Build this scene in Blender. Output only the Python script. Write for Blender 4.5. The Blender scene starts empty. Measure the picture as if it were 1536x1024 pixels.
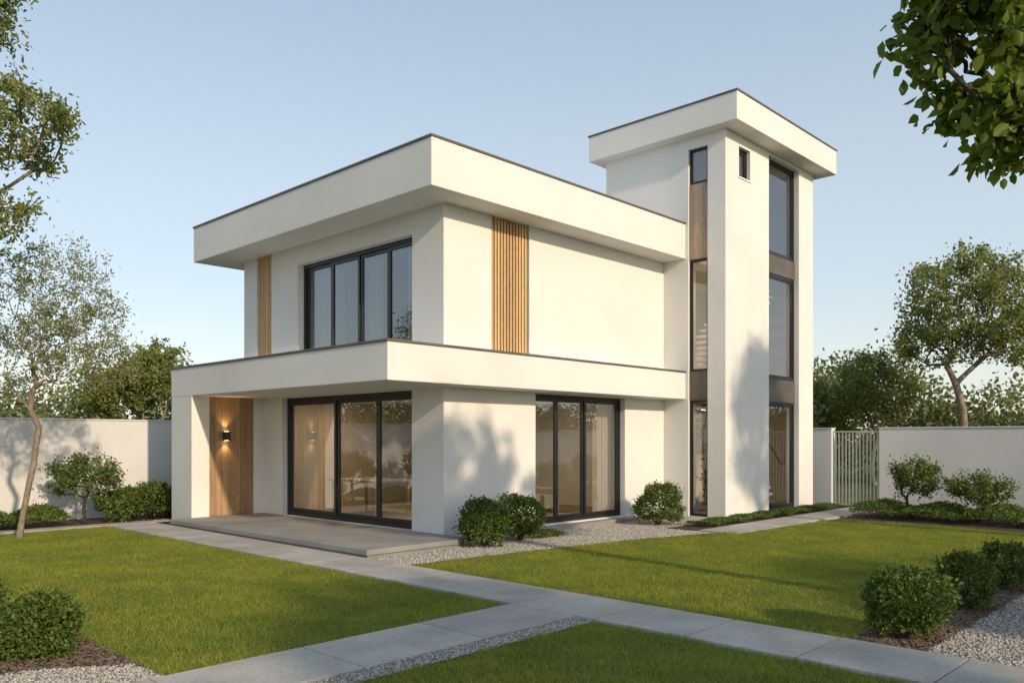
import bpy, math, numpy as np
from mathutils import Vector
R = np.random.RandomState(7)
scene = bpy.context.scene
scene.view_settings.view_transform='Standard'
scene.view_settings.look='None'
scene.view_settings.exposure=0
# ------------------------------------------------------------ materials
def newmat(name):
    m=bpy.data.materials.new(name); m.use_nodes=True
    nt=m.node_tree; b=nt.nodes['Principled BSDF']
    return m,nt,b
def noisemix(nt,scale,c1,c2,detail=6,lo=.35,hi=.65,coord=None,stretch=None):
    tc=nt.nodes.new('ShaderNodeNewGeometry')
    src=tc.outputs['Position']
    if stretch:
        mp=nt.nodes.new('ShaderNodeMapping'); mp.inputs['Scale'].default_value=stretch
        nt.links.new(src,mp.inputs['Vector']); src=mp.outputs['Vector']
    n=nt.nodes.new('ShaderNodeTexNoise'); n.inputs['Scale'].default_value=scale; n.inputs['Detail'].default_value=detail
    nt.links.new(src,n.inputs['Vector'])
    r=nt.nodes.new('ShaderNodeValToRGB')
    r.color_ramp.elements[0].position=lo; r.color_ramp.elements[0].color=(*c1,1)
    r.color_ramp.elements[1].position=hi; r.color_ramp.elements[1].color=(*c2,1)
    nt.links.new(n.outputs['Fac'],r.inputs['Fac'])
    return n,r,src
def mixc(nt,a,b,fac,mode='MULTIPLY'):
    m=nt.nodes.new('ShaderNodeMix'); m.data_type='RGBA'; m.blend_type=mode
    m.inputs['Factor'].default_value=fac
    nt.links.new(a,m.inputs[6]); nt.links.new(b,m.inputs[7]); return m.outputs[2]
def bump(nt,b,h,strength,dist=.01):
    bp=nt.nodes.new('ShaderNodeBump'); bp.inputs['Strength'].default_value=strength; bp.inputs['Distance'].default_value=dist
    nt.links.new(h,bp.inputs['Height']); nt.links.new(bp.outputs['Normal'],b.inputs['Normal'])
def surf(name,c1,c2,scale=1,rough=.8,fine=120,fs=.3,fd=.004,mode2=.5,spec=.3,stretch=None,metal=0,island=False):
    m,nt,b=newmat(name)
    n,r,src=noisemix(nt,scale,c1,c2,stretch=stretch)
    n2=nt.nodes.new('ShaderNodeTexNoise'); n2.inputs['Scale'].default_value=fine; n2.inputs['Detail'].default_value=4
    nt.links.new(src,n2.inputs['Vector'])
    r2=nt.nodes.new('ShaderNodeValToRGB'); r2.color_ramp.elements[0].position=.3; r2.color_ramp.elements[0].color=(.72,.72,.72,1)
    r2.color_ramp.elements[1].position=.65; r2.color_ramp.elements[1].color=(1,1,1,1)
    nt.links.new(n2.outputs['Fac'],r2.inputs['Fac'])
    col=mixc(nt,r.outputs['Color'],r2.outputs['Color'],mode2)
    if island:
        g=nt.nodes.new('ShaderNodeNewGeometry'); r3=nt.nodes.new('ShaderNodeValToRGB')
        r3.color_ramp.elements[0].color=(.88,.88,.88,1); r3.color_ramp.elements[1].color=(1.08,1.07,1.05,1)
        nt.links.new(g.outputs['Random Per Island'],r3.inputs['Fac']); col=mixc(nt,col,r3.outputs['Color'],1)
    nt.links.new(col,b.inputs['Base Color'])
    b.inputs['Roughness'].default_value=rough; b.inputs['Specular IOR Level'].default_value=spec; b.inputs['Metallic'].default_value=metal
    bump(nt,b,n2.outputs['Fac'],fs,fd)
    return m
M_st=surf('stucco',(.735,.725,.705),(.785,.775,.755),.8,.9,85,.8,.006,.30,.1)
M_gw=surf('painted_render',(.62,.62,.62),(.68,.68,.68),.6,.9,70,.6,.006,.3,.1)
M_trim=surf('dark_metal_trim',(.10,.095,.09),(.14,.13,.12),3,.45,60,.05,.001,.2,.4)
M_fr=surf('black_aluminium',(.012,.013,.015),(.018,.019,.021),3,.35,60,.03,.001,.2,.5)
M_sp=surf('bronze_spandrel',(.10,.09,.075),(.13,.115,.10),3,.5,60,.03,.001,.2,.4)
M_pave=surf('stone_paver',(.37,.35,.32),(.49,.465,.43),1.6,.85,30,.45,.006,.7,.2,island=True)
M_ter=surf('terrace_stone',(.24,.235,.225),(.31,.30,.285),1.3,.8,50,.25,.003,.45,.25)
M_mulch=surf('mulch',(.07,.05,.035),(.16,.12,.09),9,.95,60,1,.03,.9,.1)
M_soil=surf('lawn_soil',(.14,.165,.04),(.18,.205,.05),2,.95,80,1,.02,.7,.1)
M_ground=surf('meadow',(.07,.09,.03),(.11,.13,.045),.3,.95,20,1,.03,.6,.1)
M_int=surf('interior_plaster',(.46,.39,.30),(.51,.43,.34),1,.9,60,.1,.002,.1,.1)
M_flr=surf('interior_floor',(.26,.2,.14),(.36,.28,.19),2,.5,30,.05,.001,.3,.4,stretch=(1,6,1))
M_sofa=surf('fabric',(.30,.28,.25),(.36,.34,.3),3,.95,200,.5,.002,.4,.1)
def woodmat(name,c1,c2,vert=True,rough=.6):
    m,nt,b=newmat(name)
    n,r,src=noisemix(nt,3.2,c1,c2,detail=8,lo=.3,hi=.7,stretch=(9,9,.55))
    g=nt.nodes.new('ShaderNodeNewGeometry')
    r3=nt.nodes.new('ShaderNodeValToRGB'); r3.color_ramp.elements[0].color=(.72,.70,.68,1); r3.color_ramp.elements[1].color=(1.1,1.1,1.1,1)
    nt.links.new(g.outputs['Random Per Island'],r3.inputs['Fac'])
    n2=nt.nodes.new('ShaderNodeTexNoise'); n2.inputs['Scale'].default_value=14; n2.inputs['Detail'].default_value=5
    nt.links.new(src,n2.inputs['Vector'])
    r2=nt.nodes.new('ShaderNodeValToRGB'); r2.color_ramp.elements[0].position=.35;r2.color_ramp.elements[0].color=(.6,.55,.5,1); r2.color_ramp.elements[1].position=.6
    nt.links.new(n2.outputs['Fac'],r2.inputs['Fac'])
    c=mixc(nt,r.outputs['Color'],r3.outputs['Color'],1); c=mixc(nt,c,r2.outputs['Color'],.6)
    nt.links.new(c,b.inputs['Base Color']); b.inputs['Roughness'].default_value=rough
    bump(nt,b,n2.outputs['Fac'],.2,.003); return m
M_wood=woodmat('oak_cladding',(.34,.21,.11),(.47,.31,.175))
M_slat=woodmat('cedar_slats',(.62,.42,.20),(.74,.52,.27))
M_wgrey=woodmat('weathered_wood',(.36,.27,.20),(.46,.36,.275))
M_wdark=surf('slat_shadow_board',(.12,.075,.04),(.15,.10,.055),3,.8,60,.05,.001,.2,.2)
M_bark=surf('bark',(.22,.175,.13),(.34,.28,.215),14,.95,50,1,.02,.7,.1)
M_barkd=surf('bark_dark',(.06,.045,.035),(.11,.09,.07),14,.95,50,1,.02,.7,.1)
M_gate=surf('gate_paint',(.40,.41,.34),(.46,.47,.39),3,.5,60,.05,.001,.2,.4)
def gravelmat():
    m,nt,b=newmat('grey_gravel')
    g=nt.nodes.new('ShaderNodeNewGeometry')
    v=nt.nodes.new('ShaderNodeTexVoronoi'); v.inputs['Scale'].default_value=70
    nt.links.new(g.outputs['Position'],v.inputs['Vector'])
    r=nt.nodes.new('ShaderNodeValToRGB'); r.color_ramp.elements[0].color=(.19,.175,.155,1); r.color_ramp.elements[1].color=(.39,.365,.33,1)
    sx=nt.nodes.new('ShaderNodeSeparateColor'); nt.links.new(v.outputs['Color'],sx.inputs['Color']); nt.links.new(sx.outputs[0],r.inputs['Fac'])
    nt.links.new(r.outputs['Color'],b.inputs['Base Color']); b.inputs['Roughness'].default_value=.9
    iv=nt.nodes.new('ShaderNodeMath'); iv.operation='SUBTRACT'; iv.inputs[0].default_value=1; nt.links.new(v.outputs['Distance'],iv.inputs[1])
    bump(nt,b,iv.outputs[0],.8,.01); return m
M_grav=gravelmat()
def islandmat(name,cols,rough=.6,transl=.35,spec=.25,large=None,lo=(.62,.66,.6),hi=(1.15,1.1,1.0)):
    m,nt,b=newmat(name)
    g=nt.nodes.new('ShaderNodeNewGeometry')
    r=nt.nodes.new('ShaderNodeValToRGB'); e=r.color_ramp.elements
    e[0].color=(*cols[0],1); e[1].color=(*cols[-1],1)
    for i,c in enumerate(cols[1:-1]):
        k=e.new((i+1)/(len(cols)-1)); k.color=(*c,1)
    nt.links.new(g.outputs['Random Per Island'],r.inputs['Fac'])
    col=r.outputs['Color']
    if large:
        n,r2,_=noisemix(nt,large,lo,hi,detail=3,lo=.35,hi=.65)
        col=mixc(nt,col,r2.outputs['Color'],1)
    nt.links.new(col,b.inputs['Base Color']); b.inputs['Roughness'].default_value=rough; b.inputs['Specular IOR Level'].default_value=spec
    if transl>0:
        t=nt.nodes.new('ShaderNodeBsdfTranslucent'); mx=nt.nodes.new('ShaderNodeMixShader'); mx.inputs[0].default_value=transl
        nt.links.new(mixc(nt,col,col,0),t.inputs['Color'])
        nt.links.new(b.outputs[0],mx.inputs[1]); nt.links.new(t.outputs[0],mx.inputs[2])
        nt.links.new(mx.outputs[0],nt.nodes['Material Output'].inputs['Surface'])
    return m
M_peb=islandmat('pebbles',[(.22,.20,.175),(.36,.34,.31),(.54,.51,.47),(.30,.27,.235)],.85,0)
M_chip=islandmat('bark_chips',[(.05,.035,.025),(.12,.085,.06),(.22,.165,.12),(.08,.055,.04)],.9,0)
M_grass=islandmat('grass_blades',[(.19,.235,.035),(.28,.32,.05),(.40,.40,.09)],.6,.45,.2,large=1.3,lo=(.78,.88,.85),hi=(1.15,1.08,1.0))
M_lolive=islandmat('olive_leaves',[(.19,.21,.08),(.27,.285,.12),(.34,.35,.17)],.55,.45)
M_lgreen=islandmat('green_leaves',[(.15,.19,.045),(.22,.255,.06),(.28,.30,.095)],.5,.45)
M_lshrub=islandmat('shrub_leaves',[(.085,.13,.03),(.13,.185,.045),(.18,.225,.065)],.5,.4)
M_lbright=islandmat('spring_leaves',[(.11,.165,.02),(.155,.225,.03),(.21,.27,.05)],.45,.5)
M_lbush=islandmat('boxwood_leaves',[(.055,.10,.018),(.10,.155,.028),(.165,.215,.045)],.5,.3)
M_lfar=islandmat('hazed_distant_leaves',[(.16,.19,.075),(.21,.24,.095),(.26,.28,.12)],.7,.4,large=.25,lo=(.75,.8,.8))  # haze of distance put into the leaf colour by lightening it
def glassmat():
    m,nt,b=newmat('window_glass'); nt.nodes.remove(b)
    tr=nt.nodes.new('ShaderNodeBsdfTransparent'); tr.inputs['Color'].default_value=(.82,.81,.78,1)
    gl=nt.nodes.new('ShaderNodeBsdfGlossy'); gl.inputs['Roughness'].default_value=.0; gl.inputs['Color'].default_value=(.90,.95,1,1)
    fr=nt.nodes.new('ShaderNodeFresnel'); fr.inputs['IOR'].default_value=1.5
    mp=nt.nodes.new('ShaderNodeMapRange'); mp.inputs['To Min'].default_value=.19; mp.inputs['To Max'].default_value=1.0
    nt.links.new(fr.outputs[0],mp.inputs['Value'])
    mx=nt.nodes.new('ShaderNodeMixShader'); nt.links.new(mp.outputs[0],mx.inputs[0])
    nt.links.new(tr.outputs[0],mx.inputs[1]); nt.links.new(gl.outputs[0],mx.inputs[2])
    nt.links.new(mx.outputs[0],nt.nodes['Material Output'].inputs['Surface']); return m
M_glass=glassmat()
def curtainmat():
    m,nt,b=newmat('sheer_curtain'); b.inputs['Base Color'].default_value=(.78,.76,.72,1); b.inputs['Roughness'].default_value=.9
    t=nt.nodes.new('ShaderNodeBsdfTranslucent'); t.inputs['Color'].default_value=(.8,.78,.74,1)
    mx=nt.nodes.new('ShaderNodeMixShader'); mx.inputs[0].default_value=.45
    nt.links.new(b.outputs[0],mx.inputs[1]); nt.links.new(t.outputs[0],mx.inputs[2]); nt.links.new(mx.outputs[0],nt.nodes['Material Output'].inputs['Surface']); return m
M_cur=curtainmat()
def emit(name,c,s):
    m,nt,b=newmat(name); b.inputs['Emission Color'].default_value=(*c,1); b.inputs['Emission Strength'].default_value=s; return m
M_em=emit('lamp_lens',(1,.75,.4),12)
# ------------------------------------------------------------ mesh helpers
def link(o,parent=None):
    scene.collection.objects.link(o)
    if parent: o.parent=parent
    return o
def empty(name,loc=(0,0,0)):
    e=bpy.data.objects.new(name,None); e.empty_display_size=.3; scene.collection.objects.link(e); return e
class MB:
    def __init__(s): s.v=[]; s.f=[]
    def box(s,x0,x1,y0,y1,z0,z1):
        b=len(s.v)
        s.v+=[(x0,y0,z0),(x1,y0,z0),(x1,y1,z0),(x0,y1,z0),(x0,y0,z1),(x1,y0,z1),(x1,y1,z1),(x0,y1,z1)]
        s.f+=[(b,b+3,b+2,b+1),(b+4,b+5,b+6,b+7),(b,b+1,b+5,b+4),(b+1,b+2,b+6,b+5),(b+2,b+3,b+7,b+6),(b+3,b,b+4,b+7)]
        return s
    def quad(s,*p):
        b=len(s.v); s.v+=list(p); s.f.append(tuple(range(b,b+len(p)))); return s
    def obj(s,name,mat,parent=None,bevel=0):
        me=bpy.data.meshes.new(name); me.from_pydata(s.v,[],s.f); me.update(); me.materials.append(mat)
        o=bpy.data.objects.new(name,me); link(o,parent)
        if bevel:
            m=o.modifiers.new('b','BEVEL'); m.width=bevel; m.segments=2; m.limit_method='ANGLE'
        return o
def npmesh(name,verts,faces,mat,parent=None,smooth=False):
    me=bpy.data.meshes.new(name)
    M,k=faces.shape
    me.vertices.add(len(verts)); me.vertices.foreach_set('co',verts.astype(np.float32).ravel())
    me.loops.add(M*k); me.loops.foreach_set('vertex_index',faces.astype(np.int32).ravel())
    me.polygons.add(M); me.polygons.foreach_set('loop_start',np.arange(0,M*k,k,dtype=np.int32))
    me.update(calc_edges=True); me.materials.append(mat)
    if smooth: me.polygons.foreach_set('use_smooth',np.ones(M,dtype=bool))
    o=bpy.data.objects.new(name,me); link(o,parent); return o
def unit(a): return a/np.maximum(np.linalg.norm(a,axis=1,keepdims=True),1e-9)
def leafgeo(c,L,W,out=None,outw=.0,hexa=True,drop=0.0):
    n=len(c); a=R.normal(size=(n,3))
    if out is not None: a=unit(a)+outw*out
    a[:,2]-=drop
    a=unit(a); t=unit(R.normal(size=(n,3))); b=unit(np.cross(a,t)); nn=np.cross(a,b)
    s=(R.uniform(.65,1.3,size=(n,1))); Ls=L*s; Ws=W*s
    if hexa:
        v=np.stack([c,c+a*Ls*.3+b*Ws*.5+nn*Ws*.18,c+a*Ls*.68+b*Ws*.42+nn*Ws*.16,c+a*Ls-nn*Ws*.1,c+a*Ls*.68-b*Ws*.42+nn*Ws*.16,c+a*Ls*.3-b*Ws*.5+nn*Ws*.18],1).reshape(-1,3)
        i=(np.arange(n)*6)[:,None]
        f=np.concatenate([i+np.array([[0,1,2,3]]),i+np.array([[0,3,4,5]])],0)
    else:
        v=np.stack([c,c+a*Ls*.5+b*Ws*.5,c+a*Ls,c+a*Ls*.5-b*Ws*.5],1).reshape(-1,3)
        i=(np.arange(n)*4)[:,None]; f=i+np.array([[0,1,2,3]])
    return v,f
def tubes(segs,name,mat,parent,k=6):
    V=[];F=[]
    for p,q,r0,r1 in segs:
        d=q-p; l=np.linalg.norm(d)
        if l<1e-5: continue
        d/=l; h=np.array([0,0,1.]) if abs(d[2])<.9 else np.array([1.,0,0])
        a=np.cross(d,h); a/=np.linalg.norm(a); b=np.cross(d,a)
        base=len(V)
        for (c,r) in ((p,r0),(q+d*r1*.3,r1)):
            for j in range(k):
                an=2*math.pi*j/k; V.append(c+(a*math.cos(an)+b*math.sin(an))*r)
        for j in range(k): F.append((base+j,base+(j+1)%k,base+k+(j+1)%k,base+k+j))
    return npmesh(name,np.array(V),np.array(F),mat,parent,True)
def tree(name,base,fork,lobes,npts,leafn,leafL,leafW,spread,mleaf,mbark,trunk_r=.09,hexa=True,drop=.2,tipmax=3,rtip=.006,stems=1,bend=.15,seed=None,pw=.5):
    if seed is not None: R.seed(seed)
    root=empty(name)
    base=np.array(base,float); fork=np.array(fork,float)
    nodes=[];par=[];plen=[]
    nodes.append(base);par.append(-1);plen.append(0)
    ns=6
    for s in range(stems):
        prev=0
        off=R.normal(size=3)*bend*(1 if stems>1 else .5); off[2]=0
        for i in range(1,ns+1):
            t=i/ns; p=base+(fork-base)*t+off*math.sin(t*math.pi*(.5 if stems>1 else 1))+R.normal(size=3)*.008
            nodes.append(p);par.append(prev);prev=len(nodes)-1
            plen.append(plen[par[-1]]+np.linalg.norm(p-nodes[par[-1]]))
    pts=[];tot=sum(l[6] for l in lobes)
    for (cx,cy,cz,rx,ry,rz,w) in lobes:
        n=max(3,int(npts*w/tot)); u=unit(R.normal(size=(n,3)))*(R.uniform(.1,1,size=(n,1))**.45)
        pts.append(np.array([cx,cy,cz])+u*np.array([rx,ry,rz]))
    pts=np.concatenate(pts); d0=np.linalg.norm(pts-fork,axis=1); pts=pts[np.argsort(d0)]
    trunkN=len(nodes)
    for p in pts:
        A=np.array(nodes); Lp=np.array(plen)
        c=np.linalg.norm(A-p,axis=1)+.3*Lp
        c[:max(1,ns-2)]+=5 if stems==1 else .3
        up=A[:,2]-p[2]; c+=np.maximum(up,0)*.5
        j=int(np.argmin(c)); q=nodes[j]; dd=np.linalg.norm(p-q)
        mid=(p+q)/2+R.normal(size=3)*dd*.07+np.array([0,0,dd*.05])
        nodes.append(mid);par.append(j);plen.append(plen[j]+dd/2)
        nodes.append(p);par.append(len(nodes)-2);plen.append(plen[-1]+dd/2)
    cnt=np.zeros(len(nodes))
    ch=np.zeros(len(nodes),int)
    for i in range(len(nodes)-1,0,-1):
        if ch[i]==0: cnt[i]=1
        cnt[par[i]]+=cnt[i]; ch[par[i]]+=1
    cmax=cnt[1:].max(); rad=np.maximum(rtip,trunk_r*(cnt/cmax)**pw)
    rad[0]=rad[1:ns].max()*1.25
    segs=[(nodes[par[i]],nodes[i],rad[par[i]] if (par[i]<trunkN and i<trunkN) else min(rad[par[i]],rad[i]*1.25),rad[i]) for i in range(1,len(nodes))]
    tubes(segs,'trunk_and_limbs',mbark,root,7)
    tips=np.array([nodes[i] for i in range(trunkN,len(nodes)) if cnt[i]<=tipmax])
    par_t=np.array([nodes[par[i]] for i in range(trunkN,len(nodes)) if cnt[i]<=tipmax])
    idx=R.randint(0,len(tips),leafn); t=R.uniform(0,1,size=(leafn,1))
    wgt=R.uniform(.4,1.3,size=len(tips))
    c=tips[idx]*t+par_t[idx]*(1-t)+R.normal(size=(leafn,3))*spread*wgt[idx][:,None]
    v,f=leafgeo(c,leafL,leafW,hexa=hexa,drop=drop)
    npmesh('foliage',v,f,mleaf,root)
    return root
def lump(u,seed):
    rs=np.random.RandomState(seed); out=np.ones(len(u))
    for _ in range(7):
        d=unit(rs.normal(size=(1,3)))[0]; out+=rs.uniform(.03,.14)*np.cos(rs.uniform(2,6)*(u@d)+rs.uniform(0,6))
    for _ in range(5):
        d=unit(rs.normal(size=(1,3)))[0]; out+=.035*np.cos(rs.uniform(10,18)*(u@d)+rs.uniform(0,6))
    return out
def bush(name,x,y,z0,r,h,n,L=.035,W=.02,mat=None,seed=1):
    root=empty(name); mat=mat or M_lbush
    u=unit(R.normal(size=(n,3))); u[:,2]=np.where(u[:,2]<-.75,-u[:,2],u[:,2])
    rr=lump(u,seed)*(R.uniform(.35,1,size=n)**.28)+ (R.uniform(size=n)<.12)*R.uniform(0,.26,size=n)
    c=np.stack([x+u[:,0]*rr*r,y+u[:,1]*rr*r,z0+h*.5+u[:,2]*rr*h*.5],1)
    c[:,2]=np.maximum(c[:,2],z0+.01)
    v,f=leafgeo(c,L,W,out=u,outw=.9,hexa=True)
    npmesh('foliage',v,f,mat,root)
    segs=[]
    b=np.array([x,y,z0-.02])
    for i in range(14):
        q=b+np.array([R.normal()*r*.45,R.normal()*r*.45,h*R.uniform(.5,.85)]); segs.append((b+R.normal(size=3)*[.03,.03,0],q,.012,.004))
    tubes(segs,'stems',M_barkd,root,5)
    return root
# ------------------------------------------------------------ HOUSE
H=empty('modern_white_house')
def wall(mb,axis,p0,p1,a0,a1,z0,z1,ops):
    def bx(s,e,za,zb):
        if e-s<1e-4 or zb-za<1e-4: return
        if axis=='x': mb.box(p0,p1,s,e,za,zb)
        else: mb.box(s,e,p0,p1,za,zb)
    cur=a0
    for (s,e,za,zb) in sorted(ops):
        bx(cur,s,z0,z1); bx(s,e,z0,za); bx(s,e,zb,z1); cur=e
    bx(cur,a1,z0,z1)
W0,W1=8.97,15.44
S0,N1=10.16,16.77
ZS,ZC=2.56,3.13; ZR0,ZR1=5.59,6.34
mb=MB()
wall(mb,'y',S0,S0+.3,W0,W1,0,ZS,[(11.22,14.0,.10,2.54)])
wall(mb,'x',W0,W0+.3,S0+.3,N1-.3,0,ZS,[(10.98,15.19,.13,2.54)])
wall(mb,'y',N1-.3,N1,W0,W1,0,ZS,[])
wall(mb,'x',W1-.3,W1,S0+1.58,N1-.3,0,ZS,[])
mb.box(7.39,7.76,15.93,16.84,0,ZS)
mb.box(7.76,8.968,16.02,16.84,0,ZS)
mb.obj('ground_floor_walls',M_st,H)
mb=MB()
wall(mb,'y',S0,S0+.3,W0,W1,ZC,ZR0,[(10.08,11.05,ZC+.002,ZR0-.002)])
wall(mb,'x',W0,W0+.3,S0+.3,N1-.3,ZC,ZR0,[(10.97,14.60,3.24,5.21),(15.61,16.22,ZC+.002,ZR0-.002)])
wall(mb,'y',N1-.3,N1,W0,W1,ZC,ZR0,[])
wall(mb,'x',W1-.3,W1,S0+1.58,N1-.3,ZC,ZR0,[])
mb.box(10.08,11.05,S0+.14,S0+.299,ZC+.002,ZR0-.002)
mb.box(W0+.14,W0+.299,15.61,16.22,ZC+.002,ZR0-.002)
mb.obj('upper_floor_walls',M_st,H)
MB().box(7.39,W1-.001,9.6,16.86,ZS,ZC-.001).obj('canopy_slab',M_st,H,.012)
MB().box(8.23,W1-.001,9.6,17.64,ZR0,ZR1).obj('main_roof_slab',M_st,H,.012)
def trim(x0,x1,y0,y1,z,name,east=False):
    m=MB(); w=.16;o=.018;t=.038
    m.box(x0-o,x0+w,y0-o,y1+o,z+.001,z+t)
    m.box(x0+w,x1+(o if east else 0),y0-o,y0+w,z+.001,z+t)
    m.box(x0+w,x1+(o if east else 0),y1-w,y1+o,z+.001,z+t)
    if east: m.box(x1-w,x1+o,y0+w,y1-w,z+.001,z+t)
    m.obj(name,M_trim,H,.004)
trim(7.39,W1-.001,9.6,16.86,ZC,'canopy_edge_trim')
trim(8.23,W1-.001,9.6,17.64,ZR1,'main_roof_edge_trim')
TX0,TX1,TY0,TY1,TZ=15.44,19.7,8.64,11.74,8.18
mb=MB()
wall(mb,'y',TY0,TY0+.3,TX0,TX1,0,TZ,[(16.01,16.51,7.30,7.95),(17.38,18.92,.06,8.10)])
wall(mb,'x',TX0,TX0+.3,TY0+.3,TY1-.3,0,TZ,[(9.06,9.53,.04,7.93)])
wall(mb,'y',TY1-.3,TY1,TX0,TX1,0,TZ,[])
wall(mb,'x',TX1-.3,TX1,TY0+.3,TY1-.3,0,TZ,[])
mb.obj('tower_walls',M_st,H)
MB().box(15.16,20.1,8.22,12.04,TZ,8.76).obj('tower_roof_slab',M_st,H,.012)
trim(15.16,20.1,8.22,12.04,8.76,'tower_roof_edge_trim',True)
mb=MB()
mb.box(TX0+.3,TX1-.3,TY0+.3,TY1-.3,2.6,3.05).box(TX0+.3,TX1-.3,TY0+.3,TY1-.3,5.55,5.9)
mb.obj('tower_floors',M_int,H)
mb=MB()
mb.box(TX0+.301,TX1-.301,TY1-.33,TY1-.301,.05,TZ-.01)
mb.box(TX1-.33,TX1-.301,TY0+.31,TY1-.34,.05,TZ-.01)
mb.box(W0+.301,W1-.301,N1-.33,N1-.301,.12,ZS-.01)
mb.box(W1-.05,W1-.02,S0+.31,N1-.34,.12,ZS-.01)
mb.obj('interior_lining',M_int,H)
mb=MB(); mb.box(W0+.3,W1-.3,S0+.3,N1-.3,.0,.12); mb.box(TX0+.3,TX1-.3,TY0+.3,TY1-.3,0,.05); mb.box(W0+.3,W1-.3,S0+.3,N1-.3,ZC,ZC+.06); mb.obj('interior_floor',M_flr,H)
mb=MB()
mb.box(11.6,14.8,13.6,13.75,.121,2.558)
mb.box(12.9,13.05,S0+.31,15.5,ZC+.061,ZR0-.001)
mb.box(9.28,12.8,14.9,15.0,ZC+.061,ZR0-.001)
mb.obj('partitions',M_int,H)
mb=MB()
for i in range(14): mb.box(13.0+i*.12,13.0+i*.12+.07,13.55,13.599,.121,2.55)
mb.box(11.55,11.598,13.62,13.74,.121,2.5)
mb.obj('interior_wood_screen',M_wood,H)
mb=MB()
mb.box(11.3,13.4,12.3,12.5,.12,.8).box(11.3,13.4,11.6,12.3,.2,.5).box(11.1,11.3,11.6,12.5,.12,.65).box(13.4,13.6,11.6,12.5,.12,.65)
mb.obj('sofa',M_sofa,H,.04)
mb=MB()
mb.box(9.9,10.9,13.3,14.9,.82,.86)
for x in (9.95,10.8):
    for y in (13.35,14.8): mb.box(x,x+.05,y,y+.05,.12,.82)
mb.obj('dining_table',M_wgrey,H,.004)
mb=MB()
for i in range(15):
    z=.05+(i+1)*.17; x=19.2-i*.2
    mb.box(x-.28,x,9.3,10.6,z-.06,z)
for i in range(15):
    z=3.05+(i+1)*.165; x=16.3+i*.2
    mb.box(x,x+.28,9.3,10.6,z-.06,z)
mb.obj('stair_treads',M_gw,H)
segs=[(np.array([19.3,9.3,1.1]),np.array([16.3,9.3,3.65]),.02,.02),(np.array([16.3,9.3,4.0]),np.array([19.3,9.3,6.5]),.02,.02),(np.array([16.3,9.3,3.05]),np.array([16.3,9.3,4.0]),.02,.02)]
tubes(segs,'stair_rail',M_fr,H)
c=np.array([16.15,9.3,.95])+R.normal(size=(420,3))*[.13,.13,.22]
v,f=leafgeo(c,.1,.045); npmesh('potted_plant_leaves',v,f,M_lshrub,H)
tubes([(np.array([16.15,9.3,.05]),np.array([16.15,9.3,.45]),.11,.16),(np.array([16.15,9.3,.4]),np.array([16.15,9.3,1.1]),.015,.008)],'plant_pot',M_gw,H,12)
# windows (glass normals face outwards)
fr=MB(); gl=MB()
def member(axis,p,d,a0,a1,z0,z1,mbb=None):
    mbb=mbb or fr
    if axis=='x': mbb.box(p,p+d,a0,a1,z0,z1)
    else: mbb.box(a0,a1,p,p+d,z0,z1)
def win(axis,p,a0,a1,z0,z1,divs=(),ft=.05,st=.055,dep=.10,stagger=True):
    g=.003
    a0+=g;a1-=g;z0+=g;z1-=g
    member(axis,p,dep,a0,a0+ft,z0,z1);member(axis,p,dep,a1-ft,a1,z0,z1)
    member(axis,p,dep,a0+ft,a1-ft,z0,z0+ft);member(axis,p,dep,a0+ft,a1-ft,z1-ft,z1)
    e=[a0+ft]+list(divs)+[a1-ft]
    for i in range(len(e)-1):
        s,t=e[i]+.003,e[i+1]-.003; q=p+.015+(.022 if (stagger and i%2) else 0); dd=.045
        zz0,zz1=z0+ft+.003,z1-ft-.003
        member(axis,q,dd,s,s+st,zz0,zz1);member(axis,q,dd,t-st,t,zz0,zz1)
        member(axis,q,dd,s+st,t-st,zz0,zz0+st);member(axis,q,dd,s+st,t-st,zz1-st,zz1)
        k=q+.022
        if axis=='x': gl.quad((k,t-st,zz0+st),(k,s+st,zz0+st),(k,s+st,zz1-st),(k,t-st,zz1-st))
        else: gl.quad((s+st,k,zz0+st),(t-st,k,zz0+st),(t-st,k,zz1-st),(s+st,k,zz1-st))
win('x',W0+.12,10.98,15.19,.13,2.54,(12.12,13.44),.08,.07)
win('y',S0+.12,11.22,14.0,.10,2.54,(11.98,12.82),.065,.06)
win('x',W0+.14,10.97,14.60,3.24,5.21,(11.83,12.70,13.62),.07,.06)
win('y',TY0+.08,16.01,16.51,7.30,7.95,(),.04,.04,stagger=False)
for a,b in ((.06,2.55),(3.07,5.50),(5.92,8.10)): win('y',TY0+.12,17.38,18.92,a,b,(),.06,.04,stagger=False)
for a,b in ((.04,2.53),(3.14,5.56),(7.17,7.93)): win('x',TX0+.05,9.06,9.53,a,b,(),.035,.02,stagger=False)
fr.obj('window_frames',M_fr,H,.003)
gl.obj('window_glass',M_glass,H)
m=MB(); m.box(17.383,18.917,TY0+.10,TY0+.2,2.55,3.07).box(17.383,18.917,TY0+.10,TY0+.2,5.50,5.92)
m.obj('spandrel_panels',M_sp,H,.004)
MB().box(TX0+.04,TX0+.14,9.063,9.527,2.53,3.14).obj('dark_spandrel',M_sp,H,.004)
m=MB()
for i in range(4): m.box(TX0+.03,TX0+.10,9.064+i*.116,9.064+(i+1)*.116-.004,5.56,7.17)
m.obj('tower_wood_panel',M_wgrey,H,.002)
m=MB(); m.box(15.98,16.54,TY0-.02,TY0-.001,7.265,7.299); m.obj('small_sill',M_st,H)
m=MB()
n=12; p=(11.03-10.10)/n
for i in range(n): m.box(10.10+i*p,10.10+i*p+p*.58,S0+.015,S0+.08,ZC+.02,ZR0-.01)
n=8; p=(16.20-15.63)/n
for i in range(n): m.box(W0+.015,W0+.08,15.63+i*p,15.63+i*p+p*.58,ZC+.02,ZR0-.01)
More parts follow.
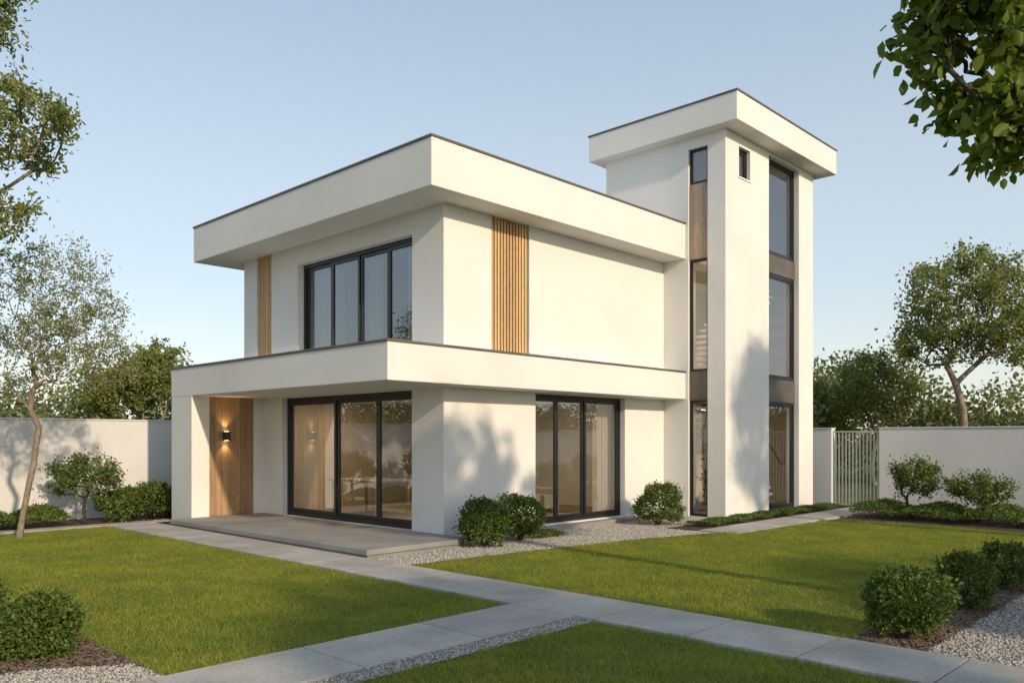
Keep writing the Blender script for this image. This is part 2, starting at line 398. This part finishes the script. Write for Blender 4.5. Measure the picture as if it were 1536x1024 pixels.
m.obj('vertical_wood_slats',M_slat,H,.003)
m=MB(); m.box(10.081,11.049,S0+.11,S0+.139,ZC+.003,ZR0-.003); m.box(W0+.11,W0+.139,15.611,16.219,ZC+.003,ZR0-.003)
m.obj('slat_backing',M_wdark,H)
m=MB(); n=7; p=(8.74-7.765)/n
for i in range(n): m.box(7.765+i*p,7.765+(i+1)*p-.005,15.965,16.018,.13,ZS-.002)
m.obj('entrance_wood_cladding',M_wood,H,.002)
MB().box(8.745,8.967,15.935,16.018,.13,ZS-.001).obj('entrance_jamb',M_st,H)
m=MB(); sx,sz=8.11,1.76
m.box(sx-.06,sx+.06,15.83,15.94,sz-.09,sz+.09).box(sx-.04,sx+.04,15.94,15.964,sz-.05,sz+.05)
m.obj('wall_sconce',M_fr,H,.006)
m=MB(); m.box(sx-.035,sx+.035,15.86,15.925,sz-.093,sz-.0905); m.box(sx-.035,sx+.035,15.86,15.925,sz+.0905,sz+.093); m.obj('sconce_lens',M_em,H)
for s_ in (-1,1):
    L=bpy.data.lights.new('sconce_light','SPOT'); L.energy=9; L.color=(1,.66,.32); L.spot_size=math.radians(95); L.spot_blend=.8; L.shadow_soft_size=.02
    o=bpy.data.objects.new('sconce_light',L); link(o,H); o.location=(sx,15.89,sz+s_*.11); o.rotation_euler=(0 if s_<0 else math.pi,0,0)
m=MB()
def room_fill(x,y,z,e):  # added area lamp and glowing plate, to warm and brighten the dark rooms
    m.box(x-.09,x+.09,y-.09,y+.09,z-.012,z-.002)
    L=bpy.data.lights.new('added_ceiling_light','AREA'); L.energy=e; L.size=.3; L.color=(1,.78,.52)
    o=bpy.data.objects.new('added_ceiling_light',L); link(o,H); o.location=(x,y,z-.03)
for (x,y) in ((10.4,12.4),(10.6,15.3),(12.9,12.4)): room_fill(x,y,ZS-.001,26)
room_fill(16.6,9.6,2.6,30); room_fill(16.6,9.6,5.55,30)
m.obj('added_downlights',M_em,H)
def curtain(axis,p,a0,a1,z0,z1,folds,amp=.035):
    n=folds*8; V=[];F=[]
    for i in range(n+1):
        t=i/n; a=a0+(a1-a0)*t; o=p+amp*math.sin(t*folds*2*math.pi)+amp*.4*math.sin(t*folds*3.1+1)
        for z in (z0,z1): V.append((o,a,z) if axis=='x' else (a,o,z))
    for i in range(n): F.append((2*i,2*i+2,2*i+3,2*i+1))
    me=bpy.data.meshes.new('c'); me.from_pydata(V,[],F); me.materials.append(M_cur)
    for q in me.polygons: q.use_smooth=True
    link(bpy.data.objects.new('curtain',me),H)
curtain('x',W0+.36,14.45,15.15,.14,2.5,6)
curtain('x',W0+.36,11.0,11.25,.14,2.5,3)
curtain('x',W0+.36,13.5,14.55,3.2,5.3,8)
curtain('x',W0+.36,12.3,12.75,3.2,5.3,5)
curtain('x',W0+.36,11.0,11.5,3.2,5.3,5)
curtain('y',S0+.36,13.4,13.95,.14,2.5,5)
curtain('y',S0+.36,11.25,11.42,.14,2.5,2)
m=MB(); m.box(6.95,8.968,9.5,15.928,.05,.13); m.obj('terrace_top',M_ter,H,.008)
MB().box(6.98,8.968,9.53,15.928,-.02,.0495).obj('terrace_plinth',M_ter,H)
MB().box(11.1,14.1,9.9,10.158,-.02,.085).obj('south_window_step',M_ter,H,.008)
# ------------------------------------------------------------ ground sheets
def sheet(name,poly,z,mat,parent=None):
    return MB().quad(*[(x,y,z) for x,y in poly]).obj(name,mat,parent)
MB().quad((-400,-400,-.03),(500,-400,-.03),(500,500,-.03),(-400,500,-.03)).obj('ground',M_ground)
lawn_polys=[
 ([(2.5,5.83),(6.03,5.83),(6.03,16.6),(4.0,16.5),(2.5,16.9)],4500),
 ([(6.95,2.72),(8.5,2.8),(12,2.65),(16.8,2.8),(17.2,5),(17.1,7.1),(14.2,7.2),(11.2,8.1),(8.6,8.45),(6.95,8.62)],4200),
 ([(-2.5,-3),(6.03,-3),(6.03,4.72),(-2.5,4.72)],5200)]
L0=empty('lawn')
def inpoly(x,y,poly):
    ins=np.zeros(len(x),bool); n=len(poly); j=n-1
    for i in range(n):
        xi,yi=poly[i];xj,yj=poly[j]
        if yi!=yj:
            c=((yi>y)!=(yj>y))&(x<(xj-xi)*(y-yi)/(yj-yi)+xi); ins^=c
        j=i
    return ins
def scatter(poly,dens):
    P=np.array(poly); x0,y0=P.min(0);x1,y1=P.max(0); n=int((x1-x0)*(y1-y0)*dens)
    x=R.uniform(x0,x1,n);y=R.uniform(y0,y1,n); k=inpoly(x,y,poly); return x[k],y[k]
VV=[];FF=[];off=0
for i,(poly,dn) in enumerate(lawn_polys):
    sheet('lawn_soil',poly,.0,M_soil,L0)
    x,y=scatter(poly,dn)
    if i==2:
        k=(y>1.8)|(x>4); x=x[k];y=y[k]
    n=len(x); an=R.uniform(0,2*math.pi,n); w=R.uniform(.0025,.0055,n)
    cl=np.sin(x*7.3+2*np.sin(y*3.1))*np.sin(y*8.1+2*np.sin(x*2.7))
    hgt=R.uniform(.018,.042,n)*(1+.2*np.sin(x*2.1)*np.cos(y*1.7)+.35*cl); ln=R.normal(size=(n,2))*.02
    tall=R.uniform(size=n)<.03; hgt=np.where(tall,hgt*1.5,hgt)
    b1=np.stack([x+np.cos(an)*w,y+np.sin(an)*w,np.zeros(n)],1); b2=np.stack([x-np.cos(an)*w,y-np.sin(an)*w,np.zeros(n)],1)
    t=np.stack([x+ln[:,0],y+ln[:,1],hgt],1)
    VV.append(np.stack([b1,b2,t],1).reshape(-1,3)); FF.append(np.arange(3*n).reshape(-1,3)+off); off+=3*n
npmesh('grass_blades',np.concatenate(VV),np.concatenate(FF),M_grass,L0)
G=empty('gravel')
grav=[([(6.95,8.64),(8.6,8.47),(11.2,8.12),(13.2,7.62),(13.2,8.7),(15.4,8.63),(15.4,10.15),(8.98,10.15),(8.98,9.48),(6.95,9.48)],1800),
      ([(-2.5,4.72),(6.03,4.72),(6.03,4.95),(-2.5,4.95)],3200),
      ([(6.95,-3),(16,-3),(16,1.8),(12,2.2),(9,2.15),(6.95,2.15)],2600),
      ([(-1,5.83),(2.5,5.83),(2.5,6.3),(1.9,6.7),(1,6.8),(-1,7.2)],3200),
      ([(4.2,16.62),(6.6,16.62),(8.2,16.95),(8.2,17.3),(4.2,17.1)],800)]
oc=np.array([[1,0,0],[-1,0,0],[0,1,0],[0,-1,0],[0,0,1],[0,0,-1]],float)
of=np.array([[0,2,4],[2,1,4],[1,3,4],[3,0,4],[2,0,5],[1,2,5],[3,1,5],[0,3,5]])
def stones(x,y,smin,smax,flat,zoff):
    n=len(x)
    s=R.uniform(smin,smax,size=(n,1,1))*R.uniform(.7,1.3,size=(n,1,3)); s[:,:,2]*=flat
    if flat<.5: s[:,:,0]*=1.8
    an=R.uniform(0,6.28,n); c,sn=np.cos(an),np.sin(an)
    v=(oc[None]+R.normal(size=(n,6,3))*.15)*s; vx=v[:,:,0]*c[:,None]-v[:,:,1]*sn[:,None]; vy=v[:,:,0]*sn[:,None]+v[:,:,1]*c[:,None]
    v=np.stack([vx+x[:,None],vy+y[:,None],v[:,:,2]+zoff],2).reshape(-1,3)
    return v,(of[None]+(np.arange(n)*6)[:,None,None]).reshape(-1,3)
VV=[];FF=[];off=0
for poly,dn in grav:
    sheet('gravel_bed',poly,.006,M_grav,G)
    x,y=scatter(poly,dn)
    k=(y>-.5)&(x<13) if poly[0][1]==-3 else np.ones(len(x),bool)
    v,f=stones(x[k],y[k],.007,.016,.7,.012); VV.append(v); FF.append(f+off); off+=len(v)
npmesh('pebbles',np.concatenate(VV),np.concatenate(FF),M_peb,G)
B=empty('planting_bed')
beds=[[(6.95,2.15),(9,2.15),(12,2.2),(16,1.8),(20.4,1.7),(20.4,7.1),(17.1,7.1),(17.2,5),(16.8,2.8),(12,2.65),(8.5,2.8),(6.95,2.72)],
 [(-6,7.2),(-1,7.2),(1,6.8),(1.9,6.7),(2.5,6.3),(2.5,16.9),(4,16.5),(4.2,18.7),(-6,18.7)],
 [(4.2,17.1),(8.2,17.3),(20,17.3),(20,18.7),(4.2,18.7)],
 [(13.2,8.05),(15.4,8.05),(20.3,8.1),(20.3,8.62),(15.4,8.62),(13.2,8.7)]]
for b_ in beds: sheet('mulch',b_,.003,M_mulch,B)
VV=[];FF=[];off=0
for poly,dn in (([(6.95,2.13),(9,2.13),(12,2.18),(12,2.68),(8.5,2.83),(6.95,2.75)],2600),([(0,6.95),(1,6.75),(1.9,6.65),(2.52,6.25),(2.52,11),(0,11)],2200)):
    x,y=scatter(poly,dn); v,f=stones(x,y,.008,.02,.35,.012); VV.append(v);FF.append(f+off);off+=len(v)
npmesh('bark_chips',np.concatenate(VV),np.concatenate(FF),M_chip,B)
P=empty('garden_path')
m=MB()
y=-7.0
while y<16.5:
    l=.98
    m.box(6.055,6.935,y,y+l-.012,-.03,.028); y+=l
x=6.045
while x>-4:
    l=1.22
    m.box(x-l+.012,x,4.96,5.81,-.03,.026); x-=l
x=13.3
while x<20.3:
    m.box(x,x+.96-.012,7.2 ,7.98,-.03,.028); x+=.96
x=4.3
while x<7: m.box(x,x+.89,16.66,17.05,-.03,.03); x+=.9
m.obj('pavers',M_pave,P,.006)
sheet('path_bed',[(5.9,-7),(6.95,-7),(6.95,16.6),(5.9,16.6)],-.01,M_mulch,P)
GW=empty('garden_wall')
MB().box(-14,26,18.8,19.02,-.03,2.1).obj('wall_body',M_gw,GW,.008)
MB().box(-14.02,26.02,18.78,19.04,2.101,2.13).obj('wall_coping',M_gw,GW,.004)
GW2=empty('garden_wall')
MB().box(20.5,20.72,8.51,18.77,-.03,1.95).box(20.5,20.72,-14,7.35,-.03,1.95).obj('wall_body',M_gw,GW2,.008)
MB().box(20.48,20.74,8.5,18.75,1.951,1.98).box(20.48,20.74,-14,7.36,1.951,1.98).obj('wall_coping',M_gw,GW2,.004)
GT=empty('slatted_garden_gate'); m=MB()
n=13;p=(8.49-7.37)/n
for i in range(n): m.box(20.58,20.60,7.39+i*p,7.39+i*p+.034,.08,1.86)
m.box(20.57,20.61,7.36,8.5,1.86,1.90).box(20.57,20.61,7.36,8.5,.05,.08); m.obj('gate_bars',M_gate,GT)
# ------------------------------------------------------------ bushes
bush('boxwood_bush',9.05,9.30,0,.38,.70,6500,L=.045,W=.026,seed=3)
bush('boxwood_bush',9.95,9.36,0,.32,.70,5000,L=.045,W=.026,seed=4)
bush('boxwood_bush',13.7,9.15,0,.48,.84,7000,L=.045,W=.026,seed=5)
bush('boxwood_bush',7.35,2.42,0,.31,.54,6500,L=.036,seed=6)
bush('boxwood_bush',9.1,2.42,0,.27,.56,4500,seed=7)
bush('boxwood_bush',10.5,2.42,0,.29,.54,4000,seed=8)
bush('boxwood_bush',2.1,7.15,0,.30,.48,7500,L=.036,seed=9)
bush('boxwood_bush',1.75,7.95,0,.32,.52,6000,L=.036,seed=10)
for i,(x,y) in enumerate([(6.7,17.6),(7.35,17.75),(8.0,17.9),(8.7,18.0)]): bush('laurel_bush',x,y,0,.42,.66+.08*(i%2),3500,L=.06,W=.035,seed=20+i)
def cover(name,poly,h,n,L=.04,seed=1):
    root=empty(name); x,y=scatter(poly,n); k=len(x)
    hh=h*(.45+.55*np.abs(np.sin(x*3.1+seed)*np.cos(y*2.7+seed*2)))
    c=np.stack([x,y,R.uniform(.3,1,k)**.5*hh],1); o=np.tile([[0,0,1.]],(k,1))
    v,f=leafgeo(c,L,L*.55,out=o,outw=.8); npmesh('foliage',v,f,M_lbush,root)
cover('ground_cover_plants',[(-4,17.2),(3.9,16.8),(5.6,17.3),(5.6,18.5),(-4,18.5)],.42,2200,.05,1)
cover('ground_cover_plants',[(17.7,7.0),(17.7,1.9),(19.6,1.9),(19.6,7.0)],.36,2200,.05,2)
cover('ground_cover_plants',[(13.9,8.07),(19.9,8.07),(19.9,8.6),(15.3,8.6),(13.9,8.66)],.13,4500,.035,3)
cover('ground_cover_plants',[(10.25,9.2),(11.0,9.2),(11.0,9.7),(10.25,9.7)],.16,4500,.035,4)
tree('garden_shrub',(5.93,17.5,0),(5.95,17.5,.35),[(5.93,17.5,.98,.74,.6,.45,1)],90,4200,.06,.032,.075,M_lshrub,M_barkd,.03,stems=3,bend=.12,rtip=.004,seed=11)
tree('garden_shrub',(3.5,17.6,0),(3.5,17.6,.4),[(3.5,17.6,1.15,.6,.5,.5,1)],80,4000,.06,.032,.075,M_lshrub,M_barkd,.03,stems=3,bend=.12,rtip=.004,seed=12)
tree('garden_shrub',(18.5,5.93,0),(18.5,5.93,.3),[(18.5,5.93,.90,.52,.52,.40,1)],80,3800,.055,.032,.07,M_lshrub,M_barkd,.03,stems=3,bend=.12,rtip=.004,seed=13)
tree('garden_shrub',(18.4,4.7,0),(18.4,4.7,.25),[(18.4,4.7,.74,.66,.66,.36,1)],80,4300,.055,.032,.07,M_lshrub,M_barkd,.03,stems=3,bend=.12,rtip=.004,seed=14)
# ------------------------------------------------------------ trees
tree('young_olive_tree',(4.33,15.9,0),(4.6,15.74,1.9),[(4.75,15.6,4.1,1.2,1.1,1.25,3),(5.1,15.25,3.3,1.2,1.0,.8,1.6),(4.2,16.2,3.0,.9,.9,.7,1)],650,9500,.07,.023,.08,M_lolive,M_bark,.05,tipmax=3,rtip=.0035,seed=21,bend=.12,pw=.6)
tree('olive_tree',(2.2,13.7,0),(2.3,13.5,2.6),[(2.75,12.95,6.1,1.55,1.4,.9,2),(2.4,13.3,4.8,1.6,1.5,.8,1.8),(2.55,12.8,7.5,1.15,1.1,.7,1.3)],420,20000,.085,.034,.10,M_lgreen,M_bark,.10,tipmax=4,rtip=.005,seed=22)
tree('broadleaf_tree',(8.6,.55,0),(8.5,.65,3.0),[(7.3,1.9,5.25,.68,.68,.75,1.6),(7.6,1.75,4.35,.52,.52,.5,1.1),(8.2,1.2,5.3,1.0,1.0,.9,1.5),(9.3,.2,5.0,1.5,1.4,.8,1.6)],320,5800,.125,.078,.085,M_lbright,M_barkd,.12,tipmax=2,drop=.6,seed=23)
tree('broadleaf_tree',(15.6,-1.6,0),(15.6,-1.5,3.2),[(15.6,-1.2,6.4,1.4,1.6,1.9,1)],200,6000,.14,.09,.18,M_lbright,M_barkd,.15,seed=24)
tree('broadleaf_tree',(3.2,-7.5,0),(3.2,-7.5,2.6),[(3.2,-7.5,5.2,2.2,2.0,1.6,1)],200,9000,.17,.11,.18,M_lbright,M_barkd,.16,seed=25)
tree('broadleaf_tree',(8.8,-6.8,0),(8.8,-6.8,2.2),[(8.8,-6.8,4.0,2.2,1.6,1.0,1)],160,7500,.17,.11,.18,M_lbright,M_barkd,.14,seed=26)
# trees beyond the walls
tree('garden_tree',(28.7,7.7,0),(28.7,7.7,2.6),[(28.8,7.6,6.1,2.1,2.1,1.7,3),(29.2,6.5,4.8,1.7,1.7,1.0,1),(28.2,8.7,4.7,1.3,1.3,.8,.7)],480,15500,.14,.07,.15,M_lgreen,M_bark,.11,hexa=False,seed=31,rtip=.007)
tree('garden_tree',(30.8,11.2,0),(30.8,11.2,1.4),[(30.8,11.2,3.6,1.5,1.5,1.4,1)],240,6500,.15,.08,.16,M_lgreen,M_bark,.08,hexa=False,seed=32)
tree('garden_tree',(31.7,13.4,0),(31.7,13.4,1.4),[(31.7,13.4,3.0,1.3,1.3,1.2,1)],200,5000,.15,.08,.16,M_lgreen,M_bark,.08,hexa=False,seed=34)
tree('garden_tree',(12.6,30.2,0),(12.6,30.2,1.8),[(12.6,30.2,4.0,1.3,1.3,1.25,1),(11.3,30.8,3.2,1.1,1.1,.9,.6)],240,8500,.15,.08,.16,M_lgreen,M_bark,.08,hexa=False,seed=33)
R.seed(99)
V=[];F=[];off=0
root=empty('distant_trees')
C=[]
for i in range(180):
    a=math.radians(-28+146*i/180+R.normal()*.6); d=R.uniform(33,42); hh=R.uniform(2.9,4.5)*(1.0+.22*math.sin(i*.33))
    C.append((d*math.cos(a),d*math.sin(a),hh))
for (x,y,h) in C:
    n=850; u=unit(R.normal(size=(n,3))); rr=lump(u,R.randint(9999))*(R.uniform(.4,1,size=n)**.35)
    w=R.uniform(1.2,2.0)
    c=np.stack([x+u[:,0]*rr*w,y+u[:,1]*rr*w,h*.5+u[:,2]*rr*h*.5+.3],1); c[:,2]=np.maximum(c[:,2],.1)
    v,f=leafgeo(c,.21,.13,hexa=False); V.append(v);F.append(f+off);off+=len(v)
npmesh('foliage',np.concatenate(V),np.concatenate(F),M_lfar,root)
# ------------------------------------------------------------ light, sky, camera
el=math.radians(24); az=math.atan2(-.16,-1)
s=Vector((math.sin(az)*math.cos(el),math.cos(az)*math.cos(el),math.sin(el)))
SL=bpy.data.lights.new('sun','SUN'); SL.energy=3.8; SL.angle=math.radians(1.5); SL.color=(1,.79,.55)
so=bpy.data.objects.new('sun',SL); link(so); so.rotation_euler=s.to_track_quat('Z','Y').to_euler(); so.location=(0,-10,20)
w=bpy.data.worlds.new('World'); scene.world=w; w.use_nodes=True; nt=w.node_tree
sk=nt.nodes.new('ShaderNodeTexSky'); sk.sky_type='NISHITA'; sk.sun_disc=False; sk.sun_elevation=el; sk.sun_rotation=az
sk.air_density=1.0; sk.dust_density=1.0; sk.ozone_density=1.2
tc=nt.nodes.new('ShaderNodeTexCoord'); sp=nt.nodes.new('ShaderNodeSeparateXYZ'); nt.links.new(tc.outputs['Generated'],sp.inputs[0])
rp=nt.nodes.new('ShaderNodeValToRGB'); rp.color_ramp.interpolation='EASE'
e=rp.color_ramp.elements; e[0].position=0; e[0].color=(.56,.54,.50,1); e[1].position=.6; e[1].color=(.28,.365,.45,1)
k=e.new(.22); k.color=(.45,.50,.515,1)
nt.links.new(sp.outputs['Z'],rp.inputs['Fac'])
vm=nt.nodes.new('ShaderNodeVectorMath'); vm.operation='SCALE'; vm.inputs['Scale'].default_value=1/.07
nt.links.new(rp.outputs['Color'],vm.inputs[0])
va=nt.nodes.new('ShaderNodeVectorMath'); va.operation='ADD'; nt.links.new(sk.outputs[0],va.inputs[0]); nt.links.new(vm.outputs[0],va.inputs[1])
nt.links.new(va.outputs[0],nt.nodes['Background'].inputs[0]); nt.nodes['Background'].inputs[1].default_value=.07
cd=bpy.data.cameras.new('camera'); co=bpy.data.objects.new('camera',cd); link(co)
cd.sensor_width=36; cd.lens=36*1232/1536; cd.shift_y=146/1536; cd.clip_end=2000; cd.clip_start=.05
co.location=(0,0,1.7); co.rotation_euler=(math.radians(90),0,math.radians(-46.2))
scene.camera=co
